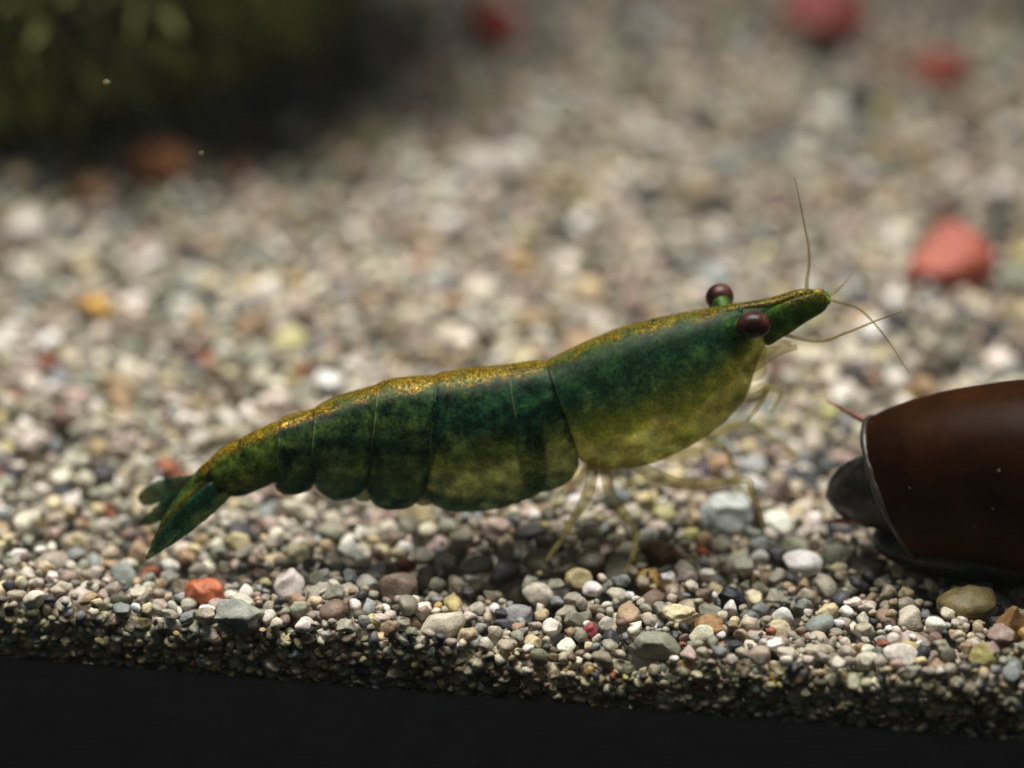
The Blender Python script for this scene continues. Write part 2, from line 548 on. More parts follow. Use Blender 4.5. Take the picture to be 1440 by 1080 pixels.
# ------------------------------------------------------------------ mossy rock
def mossy_rock():
    root = empty('mossy_rock', (-29, 60, -1))
    tag(root, 'dark green moss covered rock standing at the back of the gravel', 'rock')
    V, F = ICO[4]
    off = Vector((3.3, 8.1, 1.7))
    vs = []
    for v in V:
        q = Vector(v)
        r = 1 + 0.16 * mnoise.noise(q * 1.4 + off) + 0.07 * mnoise.noise(q * 3.5 + off)
        p = Vector((q.x * 28 * r, q.y * 19 * r, 15 + q.z * 17 * r))
        if q.z < -0.05:                              # undercut towards the foot
            f = 1 - 0.34 * min(1, (-0.05 - q.z) / 0.9)
            p.x *= f; p.y *= f
        p.z = max(p.z, -0.5)
        vs.append(p)
    m, nt, bs, out = nodes_of('wet_dark_rock')
    nt.links.new(ramp(nt, [(0.3, (0.012, 0.012, 0.008)), (0.7, (0.04, 0.035, 0.022))], tex_noise(nt, mm_coords(nt), 0.3, 6)), bs.inputs['Base Color'])
    bs.inputs['Roughness'].default_value = 0.8
    mesh_obj('rock', vs, F.tolist(), m, root)
    m2, nt, bs, out = nodes_of('moss_leaf')
    nt.links.new(ramp(nt, [(0.3, (0.08, 0.11, 0.028)), (0.5, (0.19, 0.21, 0.05)), (0.7, (0.30, 0.30, 0.075))], tex_noise(nt, mm_coords(nt), 0.16, 3)), bs.inputs['Base Color'])
    bs.inputs['Roughness'].default_value = 0.7
    fv, ff = [], []
    fi = rng.choice(len(F), 14000)
    VS = np.array([p[:] for p in vs])
    cen = np.array([0, 0, 15.0])
    for i in fi:
        w = rng.dirichlet((1, 1, 1))
        p = w @ VS[F[i]]
        if p[2] < 5: 
            if rng.random() < 0.35: continue
        n = p - cen; n /= np.linalg.norm(n)
        d = n + rng.normal(0, 0.55, 3); d /= np.linalg.norm(d)
        s = np.cross(d, rng.normal(size=3)); s /= np.linalg.norm(s)
        l, wd = rng.uniform(0.9, 4.2), rng.uniform(0.18, 0.45)
        b = len(fv)
        bend = rng.normal(0, 0.35, 3)
        fv += [p - s * wd * 0.5, p + s * wd * 0.5, p + d * l * 0.55 + s * wd + bend * 0.4, p + d * l * 0.55 - s * wd + bend * 0.4, p + d * l + bend]
        ff += [(b, b + 1, b + 2, b + 3), (b + 3, b + 2, b + 4)]
    mo = mesh_obj('moss', fv, ff, m2, root, smooth=False)
    tag(mo, kind='stuff')
mossy_rock()

# ------------------------------------------------------------------ shrimp
YAW = math.radians(5.0)
SH0 = Vector((0, 1.0, 0))
HEAD = Vector((math.cos(YAW), math.sin(YAW), 0))
LAT = Vector((-math.sin(YAW), math.cos(YAW), 0))
shrimp = empty('shrimp', SH0, YAW)
tag(shrimp, 'green freshwater shrimp with gold speckled back standing on the gravel', 'shrimp')

def S(px, py, w=0.0):
    """pixel -> shrimp frame (forward, lateral, up) on the lengthwise plane at lateral offset w"""
    d = ray(px, py)
    o = SH0 + LAT * w - CAM
    t = o.dot(LAT) / d.dot(LAT)
    p = CAM + d * t - SH0
    return np.array([p.dot(HEAD), w, p.z])

def shrimp_material(name, stops, gold=0.9, gold_band=(0.10, 0.30), mottling=1.0, teal=0.6, alpha=1.0, sss=0.0, thin=0.5, fade=(0.30, 0.70)):
    m, nt, bs, out = nodes_of(name)
    L = nt.links
    vec = mm_coords(nt)
    at = nt.nodes.new('ShaderNodeAttribute'); at.attribute_name = 'ventral'
    dv = at.outputs['Fac']
    nz = tex_noise(nt, vec, 0.62, 6, 0.68)
    nf = tex_noise(nt, vec, 1.35, 6, 0.74)
    ng = tex_noise(nt, vec, 9.0, 3, 0.7)
    warp = math_n(nt, 'ADD', dv, math_n(nt, 'MULTIPLY', math_n(nt, 'SUBTRACT', nz, 0.5), 0.85 * mottling))
    base = ramp(nt, stops, warp)
    # cloudy organs and muscle showing through, then pigment grains
    spots = ramp(nt, [(0.38, (0.07, 0.12, 0.15)), (0.47, (0.40, 0.46, 0.46)), (0.54, (0.92, 0.92, 0.84)), (0.66, (2.6, 2.1, 1.2))], nf)
    base = mix(nt, 1.0 if mottling >= 1 else 0.85 * mottling, base, spots, 'MULTIPLY')
    grain = ramp(nt, [(0.38, (0.12, 0.18, 0.18)), (0.49, (0.95, 0.95, 0.95)), (0.66, (1.6, 1.5, 1.2))], ng)
    base = mix(nt, 0.6, base, grain, 'MULTIPLY')
    # gold flecks along the back
    mpg = nt.nodes.new('ShaderNodeMapping')
    mpg.inputs['Scale'].default_value = (1.25, 1.0, 0.8)
    L.new(vec, mpg.inputs['Vector'])
    fl1 = tex_noise(nt, mpg.outputs[0], 10.5, 2, 0.6)
    vg = N(nt, 'ShaderNodeTexVoronoi', Scale=6.0)
    L.new(mpg.outputs[0], vg.inputs['Vector'])
    dot = ramp(nt, [(0.48, (0, 0, 0)), (0.55, (1, 1, 1))], fl1)
    shift = math_n(nt, 'ADD', math_n(nt, 'MULTIPLY', math_n(nt, 'SUBTRACT', nf, 0.5), 0.16),
                   math_n(nt, 'MULTIPLY', math_n(nt, 'SUBTRACT', nz, 0.5), 0.16))
    band = ramp(nt, [(gold_band[0], (1, 1, 1)), (gold_band[1], (0, 0, 0))], math_n(nt, 'ADD', dv, shift))
    patch = ramp(nt, [(0.38, (0.4, 0.4, 0.4)), (0.52, (1, 1, 1))], tex_noise(nt, vec, 0.9, 3, 0.6))
    band = math_n(nt, 'MULTIPLY', band, patch)
    g = math_n(nt, 'MULTIPLY', math_n(nt, 'MULTIPLY', dot, band), gold, True)
    under = mix(nt, math_n(nt, 'MULTIPLY', band, 0.6 * gold), base, (0.075, 0.050, 0.010))
    gcol = ramp(nt, [(0.2, (0.55, 0.26, 0.016)), (0.6, (0.95, 0.60, 0.04)), (1.0, (0.75, 0.62, 0.05))], vg.outputs['Color'])
    colr = mix(nt, g, under, gcol)
    ae = nt.nodes.new('ShaderNodeAttribute'); ae.attribute_name = 'edge'
    brk = ramp(nt, [(0.40, (0, 0, 0)), (0.62, (1, 1, 1))], nf)
    colr = mix(nt, math_n(nt, 'MULTIPLY', math_n(nt, 'MULTIPLY', ae.outputs['Fac'], brk), 0.75), colr, (0.34, 0.42, 0.24))
    L.new(colr, bs.inputs['Base Color'])
    L.new(math_n(nt, 'MULTIPLY', g, 0.5), bs.inputs['Metallic'])
    bs.inputs['Roughness'].default_value = 0.28
    bs.inputs['Specular IOR Level'].default_value = 0.14
    bs.inputs['Subsurface Weight'].default_value = sss
    bs.inputs['Subsurface Radius'].default_value = (0.9, 1.0, 0.35)
    bs.inputs['Subsurface Scale'].default_value = 0.0007
    bp = nt.nodes.new('ShaderNodeBump')
    bp.inputs['Strength'].default_value = 0.5
    bp.inputs['Distance'].default_value = 0.00006
    L.new(math_n(nt, 'ADD', math_n(nt, 'MULTIPLY', nf, 0.8), math_n(nt, 'MULTIPLY', ng, 0.35)), bp.inputs['Height'])
    L.new(bp.outputs[0], bs.inputs['Normal'])
    # the thin shell lets light through
    tl = nt.nodes.new('ShaderNodeBsdfTranslucent')
    gm = nt.nodes.new('ShaderNodeGamma'); gm.inputs[1].default_value = 0.58
    L.new(colr, gm.inputs[0]); L.new(gm.outputs[0], tl.inputs['Color'])
    mt_ = nt.nodes.new('ShaderNodeMixShader'); mt_.inputs[0].default_value = thin
    L.new(bs.outputs[0], mt_.inputs[1]); L.new(tl.outputs[0], mt_.inputs[2])
    L.new(mt_.outputs[0], out.inputs['Surface'])
    bs = mt_
    if alpha != 1:
        tr = nt.nodes.new('ShaderNodeBsdfTransparent')
        tr.inputs[0].default_value = (0.84, 0.88, 0.50, 1)
        mx = nt.nodes.new('ShaderNodeMixShader')
        cloud = math_n(nt, 'MULTIPLY', math_n(nt, 'SUBTRACT', nf, 0.5), -0.7)
        al = ramp(nt, [(fade[0], (alpha[0],) * 3), (fade[1], (alpha[1],) * 3)], dv)
        L.new(math_n(nt, 'ADD', al, cloud, True), mx.inputs[0])
        L.new(tr.outputs[0], mx.inputs[1]); L.new(bs.outputs[0], mx.inputs[2])
        L.new(mx.outputs[0], out.inputs['Surface'])
    return m

DK = (0.012, 0.050, 0.034)
GR = (0.060, 0.150, 0.052)
OL = (0.260, 0.290, 0.080)
YE = (0.760, 0.620, 0.140)
TE = (0.012, 0.085, 0.100)
BACK = [(0.0, (0.060, 0.110, 0.034)), (0.12, (0.032, 0.100, 0.044))]
M_CARA = shrimp_material('carapace_shell', BACK + [(0.28, (0.014, 0.058, 0.038)), (0.42, (0.060, 0.150, 0.062)), (0.53, (0.24, 0.31, 0.085)), (0.70, YE), (0.95, (0.42, 0.40, 0.10))], 0.75, (0.0, 0.065), 0.9, alpha=(0.86, 0.58))
M_AB = shrimp_material('abdomen_shell', BACK + [(0.28, (0.018, 0.075, 0.050)), (0.44, DK), (0.57, (0.11, 0.19, 0.070)), (0.80, (0.34, 0.42, 0.15)), (0.95, (0.02, 0.13, 0.14))], 1.0, (0.015, 0.095), alpha=(0.90, 0.74))
M_AB2 = shrimp_material('hind_abdomen_shell', BACK + [(0.26, (0.070, 0.130, 0.042)), (0.46, DK), (0.62, (0.070, 0.150, 0.064)), (0.8, (0.022, 0.085, 0.058)), (0.94, TE)], 1.0, (0.02, 0.12), alpha=(0.92, 0.86))
M_TAIL = shrimp_material('tail_segment_shell', [(0.0, (0.08, 0.12, 0.026)), (0.35, (0.085, 0.15, 0.036)), (0.7, (0.12, 0.185, 0.040)), (0.95, DK)], 0.95, (0.05, 0.18))
M_FAN = shrimp_material('tail_fan_blade', [(0.0, (0.07, 0.095, 0.014)), (0.5, (0.014, 0.075, 0.055)), (1.0, (0.005, 0.050, 0.066))], 0.25, (0.05, 0.3), 0.9, alpha=(0.84, 0.72))
M_HEAD = shrimp_material('head_shell', [(0.0, (0.02, 0.055, 0.022)), (0.3, (0.05, 0.14, 0.036)), (0.6, (0.16, 0.30, 0.055)), (1.0, (0.26, 0.30, 0.08))], 0.5, (0.02, 0.3), 0.9)

M_ORGAN = shrimp_material('organ_tissue', [(0.0, (0.02, 0.07, 0.045)), (0.35, (0.012, 0.05, 0.035)), (0.6, (0.05, 0.11, 0.04)), (0.9, (0.20, 0.22, 0.06))], 0.0, (0.0, 0.05), 1.0, thin=0.3, alpha=(1.0, 0.12), fade=(0.42, 0.86))

def clear_material(name, colr, alpha, rough=0.3):
    m, nt, bs, out = nodes_of(name)
    vec = mm_coords(nt)
    nz = tex_noise(nt, vec, 2.2, 4, 0.6)
    nt.links.new(ramp(nt, [(0.35, tuple(c * 0.6 for c in colr)), (0.65, tuple(min(1, c * 1.35) for c in colr))], nz), bs.inputs['Base Color'])
    bs.inputs['Roughness'].default_value = rough
    bs.inputs['Specular IOR Level'].default_value = 0.35
    tr = nt.nodes.new('ShaderNodeBsdfTransparent')
    tr.inputs[0].default_value = (0.95, 0.93, 0.80, 1)
    mx = nt.nodes.new('ShaderNodeMixShader')
    fac = ramp(nt, [(0.3, (alpha * 0.7,) * 3), (0.7, (min(1, alpha * 1.3),) * 3)], nz)
    nt.links.new(fac, mx.inputs[0])
    nt.links.new(tr.outputs[0], mx.inputs[1]); nt.links.new(bs.outputs[0], mx.inputs[2])
    nt.links.new(mx.outputs[0], out.inputs['Surface'])
    return m
M_LEG = clear_material('clear_yellow_leg', (0.46, 0.40, 0.14), 0.23)
M_FARLEG = M_LEG
M_FEEL = clear_material('clear_feeler', (0.30, 0.23, 0.12), 0.42)
M_PLEO = clear_material('clear_swimmeret', (0.10, 0.16, 0.13), 0.45)

def loft(name, stations, mat, n=26, mseg=44, power=0.82, parent=shrimp, cap=(0.5, 0.5), squeeze=0.945, flare=0.0, rear=1.0, lean=0.25, inner=None, lumpy=0.0):
    """stations: (top px, top py, bottom px, bottom py, half width mm); closed shell"""
    rows = []
    for (tx, ty, bx, by, w) in stations:
        t, b = S(tx, ty), S(bx, by)
        mid, hv = (t + b) / 2, (t - b) / 2 * squeeze
        if inner:
            mid = mid + hv * inner[1]; hv = hv * inner[0]; w = w * inner[0]
        rows.append(np.concatenate([mid, hv, [w]]))
    D = catmull(rows, n)
    verts, vent, faces, edge = [], [], [], []
    for i in range(n):
        tt = i / (n - 1)
        fl = 1 + flare * (2 * tt - 1) + flare * 0.7 * math.sin(math.pi * tt)
        mid, hv, w = D[i, :3], D[i, 3:6] * fl, max(D[i, 6], 0.02) * fl
        for k in range(mseg):
            a = 2 * math.pi * k / mseg
            sn, cs = math.sin(a), math.cos(a)
            lat = w * math.copysign(abs(sn) ** power, sn)
            if cs < 0: lat *= 1 - 0.30 * cs * cs
            else: lat *= 1 - 0.10 * cs * cs
            p = mid + hv * cs
            if lumpy:
                nn = mnoise.noise(Vector((p[0] * 0.9, sn * 1.2, p[2] * 0.9))) + 0.6 * mnoise.noise(Vector((p[0] * 2.3, sn * 2 + 7, p[2] * 2.3)))
                p = p + hv / np.linalg.norm(hv) * cs * lumpy * nn; lat *= 1 + 0.3 * lumpy * nn
            verts.append((p[0], p[1] + lat + lean * cs * np.linalg.norm(hv), p[2] - lean * lat))
            vent.append(0.5 - 0.5 * cs)
            edge.append(max(0.0, 1 - abs(tt - rear) / (0.05 if rear else 0.035)) if rear is not None else 0.0)
    for i in range(n - 1):
        for k in range(mseg):
            k2 = (k + 1) % mseg
            faces.append((i * mseg + k, i * mseg + k2, (i + 1) * mseg + k2, (i + 1) * mseg + k))
    for end, ring, step in ((0, 0, 1), (1, n - 1, -1)):
        axis = D[ring, :3] - D[ring + step, :3]
        ln = np.linalg.norm(axis)
        c0 = D[ring, :3] + axis / (ln + 1e-9) * 0.18 * cap[end]
        prev = ring * mseg
        for f in (0.93, 0.6):
            start = len(verts)
            for k in range(mseg):
                v = np.array(verts[ring * mseg + k])
                ctr = D[ring, :3]
                q = ctr + (v - ctr) * f + axis / (ln + 1e-9) * (0.10 if f > 0.9 else 0.17) * cap[end]
                verts.append(tuple(q)); vent.append(vent[ring * mseg + k])
            for k in range(mseg):
                k2 = (k + 1) % mseg
                fc = (prev + k, prev + k2, start + k2, start + k)
                faces.append(fc if end == 1 else fc[::-1])
            prev = start
        verts.append(tuple(c0)); vent.append(0.5)
        ci_ = len(verts) - 1
        for k in range(mseg):
            k2 = (k + 1) % mseg
            fc = (prev + k, prev + k2, ci_)
            faces.append(fc if end == 1 else fc[::-1])
    return mesh_obj(name, verts, faces, mat, parent, attrs={'ventral': vent, 'edge': edge + [0.0] * (len(vent) - len(edge))})

# head and thorax
CARAPACE = [
    (767, 513, 806, 618, 1.66), (771, 510, 815, 642, 1.76), (800, 497, 842, 654, 1.90), (840, 479, 885, 652, 1.98),
    (880, 464, 930, 640, 1.95), (930, 451, 975, 618, 1.82), (980, 441, 1017, 588, 1.60), (1015, 433, 1046, 555, 1.32),
    (1040, 428, 1060, 518, 1.02), (1062, 426, 1071, 490, 0.74), (1086, 423, 1088, 472, 0.50)]
carapace = loft('carapace', CARAPACE, M_CARA, n=70, mseg=56, rear=0.0)
loft('inner_organ', CARAPACE[1:-2], M_ORGAN, n=36, mseg=36, rear=None, inner=(0.64, 0.18), lumpy=0.55)

# abdomen, tail side first so that each plate tucks under the one before it
seg_def = [
    ([(400, 590, 412, 650, .78), (393, 593, 404, 668, .92), (370, 603, 380, 679, .92), (345, 615, 358, 688, .86),
      (320, 628, 341, 694, .80), (302, 641, 329, 695, .74), (290, 653, 318, 690, .64), (283, 664, 306, 684, .45)], M_TAIL),
    ([(458, 573, 450, 640, 1.02), (450, 575, 440, 676, 1.14), (435, 580, 424, 689, 1.16), (415, 586, 402, 691, 1.13), (400, 590, 390, 683, 1.07), (393, 594, 388, 666, 1.00)], M_AB2),
    ([(546, 542, 520, 652, 1.30), (535, 544, 511, 683, 1.42), (515, 550, 494, 695, 1.46), (490, 558, 467, 697, 1.43), (466, 567, 447, 684, 1.36), (450, 574, 438, 671, 1.28), (443, 578, 434, 655, 1.20)], M_AB2),
    ([(633, 531, 606, 642, 1.56), (623, 531, 596, 682, 1.68), (600, 533, 579, 704, 1.72), (575, 536, 551, 710, 1.70), (555, 539, 528, 704, 1.64), (539, 543, 516, 688, 1.56), (531, 546, 513, 656, 1.46)], M_AB2),
    ([(780, 514, 784, 596, 1.50), (776, 512, 812, 640, 1.62), (767, 512, 806, 662, 1.68), (754, 513, 790, 675, 1.72), (738, 516, 766, 683, 1.74), (722, 519, 742, 682, 1.72), (712, 521, 732, 664, 1.62)], M_AB),
    ([(742, 516, 768, 655, 1.66), (731, 516, 760, 686, 1.80), (707, 519, 722, 702, 1.87), (681, 523, 681, 710, 1.90), (655, 526, 640, 711, 1.88), (635, 529, 610, 703, 1.82), (620, 532, 596, 687, 1.74), (613, 534, 593, 656, 1.62)], M_AB),
]
for st, mt in seg_def:
    loft('abdomen_segment', st, mt, n=46, mseg=52, flare=0.03)
loft('tail_muscle', [(785, 512, 800, 640, 1.6), (720, 519, 735, 665, 1.7), (650, 527, 640, 680, 1.7), (570, 537, 552, 680, 1.55), (490, 559, 472, 676, 1.3), (420, 585, 415, 668, 1.0), (360, 608, 370, 680, .8)], M_ORGAN, n=60, mseg=36, rear=None, inner=(0.70, 0.14), lumpy=0.45)

# rostrum, a thin blade on top of the head
def plate(name, outline, mat, thick=0.14, parent=shrimp, bulge=0.0, vent=None, ragged=0.0):
    """outline: (px, py, lateral mm) round the edge; a solid blade of that shape"""
    pts = np.array([S(*p) for p in outline])
    pts = np.vstack([pts, pts[:1]])
    P = catmull(pts, len(outline) * (5 if not ragged else 12) + 1)[:-1]
    if ragged:
        rr = np.random.default_rng(len(outline) + int(outline[0][1]))
        P = P + rr.normal(0, ragged, P.shape)
    cen = P.mean(0)
    nrm = np.zeros(3)
    for i in range(len(P)):
        nrm += np.cross(P[i] - cen, P[(i + 1) % len(P)] - cen)
    nrm /= np.linalg.norm(nrm)
    verts, faces, vv = [], [], []
    m_ = len(P)
    lo, hi = P[:, 2].min(), P[:, 2].max()
    for side in (1, -1):
        for f in (1.0, 0.8, 0.45):
            for p in P:
                q = cen + (p - cen) * f + nrm * side * thick * (0.12 if f == 1 else (0.42 if f == 0.8 else 0.5)) + nrm * bulge * (1 - f)
                verts.append(q)
                vv.append(1 - (q[2] - lo) / (hi - lo + 1e-6) if vent is None else vent)
        verts.append(cen + nrm * side * thick * 0.5 + nrm * bulge); vv.append(0.5)
    blk = 3 * m_ + 1
    for s_ in (0, 1):
        o = s_ * blk
        for r_ in range(2):
            for k in range(m_):
                k2 = (k + 1) % m_
                f = (o + r_ * m_ + k, o + r_ * m_ + k2, o + (r_ + 1) * m_ + k2, o + (r_ + 1) * m_ + k)
                faces.append(f if s_ == 0 else f[::-1])
        for k in range(m_):
            k2 = (k + 1) % m_
            f = (o + 2 * m_ + k, o + 2 * m_ + k2, o + 3 * m_)
            faces.append(f if s_ == 0 else f[::-1])
    for k in range(m_):
        k2 = (k + 1) % m_
        faces.append((k2, k, blk + k, blk + k2))
    return mesh_obj(name, verts, faces, mat, parent, attrs={'ventral': vv})

plate('rostrum', [(1000, 441, 0), (1035, 429, 0), (1075, 422, 0), (1105, 414, 0), (1128, 407, 0), (1143, 408, 0), (1141, 416, 0), (1118, 427, 0), (1085, 442, 0), (1030, 450, 0)], M_HEAD, 0.5, vent=0.06)
for w in (-0.62, 0.62):
    d = 0 if w < 0 else -6
    plate('antenna_scale', [(1068, 446 + d, w), (1095, 429 + d, w * 1.2), (1130, 416 + d, w * 1.2), (1156, 413 + d, w), (1164, 424 + d, w * .9), (1158, 437 + d, w * .9), (1132, 453 + d, w), (1100, 474 + d, w), (1076, 484 + d, w)], M_HEAD, 0.42)
    tv, tf = tube([S(1075, 462 + d, w * .5), S(1110, 444 + d, w * .5), S(1140, 430 + d, w * .5), S(1166, 422 + d, w * .5)], [0.30, 0.36, 0.30, 0.16], 14)
    mesh_obj('antenna_base', tv, tf, M_HEAD, shrimp, attrs={'ventral': [0.6] * len(tv)})

# eyes on stalks
m, nt, bs, out = nodes_of('dark_compound_eye')
vec = mm_coords(nt)
nz = tex_noise(nt, vec, 1.3, 3)
nt.links.new(ramp(nt, [(0.38, (0.016, 0.006, 0.0055)), (0.54, (0.055, 0.018, 0.014)), (0.72, (0.14, 0.058, 0.044))], nz), bs.inputs['Base Color'])
bs.inputs['Roughness'].default_value = 0.3
bs.inputs['Specular IOR Level'].default_value = 0.2
vo = N(nt, 'ShaderNodeTexVoronoi', Scale=22.0); nt.links.new(vec, vo.inputs['Vector'])
bp = nt.nodes.new('ShaderNodeBump'); bp.inputs['Strength'].default_value = 0.25; bp.inputs['Distance'].default_value = 0.00001
nt.links.new(vo.outputs['Distance'], bp.inputs['Height']); nt.links.new(bp.outputs[0], bs.inputs['Normal'])
M_EYE = m
def eye(cx, cy, w, rx, ry, root, ang):
    c = S(cx, cy, w)
    V, F = ICO[4]
    ca, sa = math.cos(ang), math.sin(ang)
    vs = []
    for v in V:
        x, y, z = v[0] * rx, v[1] * ry, v[2] * ry
        vs.append((c[0] + x * ca - z * sa, c[1] + y, c[2] + x * sa + z * ca))
    r0 = S(*root)
    tv, tf = tube([r0, r0 * .55 + c * .45, c * 0.85 + r0 * .15], [ry * 0.62, ry * 0.72, ry * 0.8], 18)
    st = mesh_obj('eye_stalk', tv, tf, M_HEAD, shrimp, attrs={'ventral': [0.33] * len(tv)})
    mesh_obj('eye', vs, F.tolist(), M_EYE, shrimp)
eye(1060, 457, -1.45, 0.70, 0.54, (1026, 462, -0.9), 0.05)
eye(1012, 418, 1.55, 0.58, 0.56, (1018, 440, 0.7), 0.3)

# tail fan
plate('telson', [(312, 642, 0), (288, 652, 0), (262, 682, 0), (238, 716, 0), (222, 744, 0), (236, 746, 0), (270, 724, 0), (306, 696, 0), (332, 672, 0)], M_TAIL, 0.9)
plate('uropod', [(330, 692, -.5), (306, 674, -.5), (268, 700, -.9), (232, 740, -1.3), (205, 786, -1.7), (236, 769, -1.7), (244, 765, -1.6), (262, 752, -1.5), (300, 722, -1.0)], M_FAN, 0.22, vent=0.55, ragged=0.016)
plate('uropod', [(318, 672, -.3), (296, 668, -.3), (262, 696, -.6), (230, 732, -.9), (213, 764, -1.1), (226, 764, -1.1), (262, 734, -.8), (300, 702, -.4)], M_FAN, 0.2, vent=0.15, ragged=0.016)
plate('uropod', [(300, 660, .4), (270, 668, .9), (232, 674, 1.5), (206, 685, 1.9), (194, 699, 2.1), (206, 711, 2.0), (240, 702, 1.5), (284, 684, .6)], M_FAN, 0.2, vent=0.95, ragged=0.016)
plate('uropod', [(300, 668, .3), (262, 684, .7), (225, 708, 1.1), (202, 728, 1.4), (199, 738, 1.4), (216, 737, 1.2), (250, 722, .8), (292, 694, .4)], M_FAN, 0.2, vent=0.8, ragged=0.016)

# walking legs
def leg(path, r, name='leg', mat=None):
    pts = [S(*p) for p in path]
    rad = list(np.linspace(r, r * 0.45, len(pts)))
    if len(pts) > 3: rad[1] = r * 1.15
    tv, tf = tube(pts, rad, 12, 9 * len(pts))
    return mesh_obj(name, tv, tf, mat or M_LEG, shrimp)
LEGS = [
    ([(880, 645, -.8), (925, 670, -1.5), (975, 682, -2.0), (1046, 675, -2.4), (1058, 692, -2.5), (1074, 742, -2.6)], .24),
    ([(834, 645, -.8), (828, 690, -1.6), (803, 735, -2.2), (790, 758, -2.5), (768, 788, -2.8)], .21),
    ([(850, 648, -.8), (860, 700, -1.6), (893, 742, -2.2), (892, 775, -2.6), (872, 818, -3.0)], .21),
    ([(945, 622, .5), (1000, 612, 1.3), (1046, 595, 2.0), (1080, 612, 2.5), (1120, 640, 2.9)], .20),
    ([(915, 638, .5), (960, 640, 1.4), (1010, 625, 2.2), (1030, 655, 2.7), (1040, 690, 2.9)], .20),
    ([(860, 645, .5), (880, 680, 1.4), (905, 672, 2.2), (920, 715, 2.6)], .18),
    ([(835, 645, .5), (815, 672, 1.4), (790, 690, 2.2), (770, 735, 2.6)], .18),
    ([(1030, 560, -.5), (1062, 558, -.9), (1078, 548, -1.1), (1066, 572, -1.2), (1050, 592, -1.1)], .17),
    ([(1040, 548, .5), (1075, 545, .9), (1098, 552, 1.1), (1085, 580, 1.2)], .17),
]
for p, r in LEGS:
    leg(p, r)
    e = S(*p[-1]); print('foot', [round(float(x), 2) for x in e])
leg([(1052, 520, -.4), (1078, 500, -.7), (1102, 492, -.8), (1121, 488, -.9)], .26, 'mouth_limb')
leg([(1058, 505, .2), (1080, 492, .4), (1100, 482, .5), (1112, 484, .5)], .2, 'mouth_limb')
leg([(1050, 530, 0), (1066, 520, 0), (1070, 505, 0), (1074, 488, 0)], .32, 'mouth_limb')
# swimmerets tucked under the plates
for w in (-.75, .75):
    plate('swimmeret', [(438, 660, w), (412, 664, w), (388, 678, w), (392, 691, w), (420, 694, w), (440, 684, w)], M_PLEO, 0.14)
    plate('swimmeret', [(528, 680, w), (512, 680, w), (498, 694, w), (505, 704, w), (522, 702, w)], M_PLEO, 0.14)
    plate('swimmeret', [(610, 690, w), (595, 690, w), (582, 703, w), (592, 711, w), (607, 708, w)], M_PLEO, 0.14)

# feelers
def feeler(path, r0, r1):
    pts = [S(*p) for p in path]
    tv, tf = tube(pts, np.linspace(r0, r1, len(pts)), 8, 12 * len(pts))
    mesh_obj('feeler', tv, tf, M_FEEL, shrimp)
feeler([(1134, 424, .4), (1135, 395, .7), (1138, 360, 1.0), (1130, 310, 1.4), (1118, 250, 1.8)], .095, .02)
feeler([(1160, 420, -.2), (1190, 428, -.3), (1215, 440, -.5), (1248, 478, -.9), (1278, 524, -1.4)], .085, .02)
feeler([(1162, 420, .3), (1172, 412, .8), (1190, 396, 1.6), (1215, 360, 3.0)], .085, .02)
feeler([(1100, 470, -.7), (1150, 480, -1.2), (1190, 468, -1.7), (1230, 452, -2.2), (1268, 438, -2.7)], .09, .03)

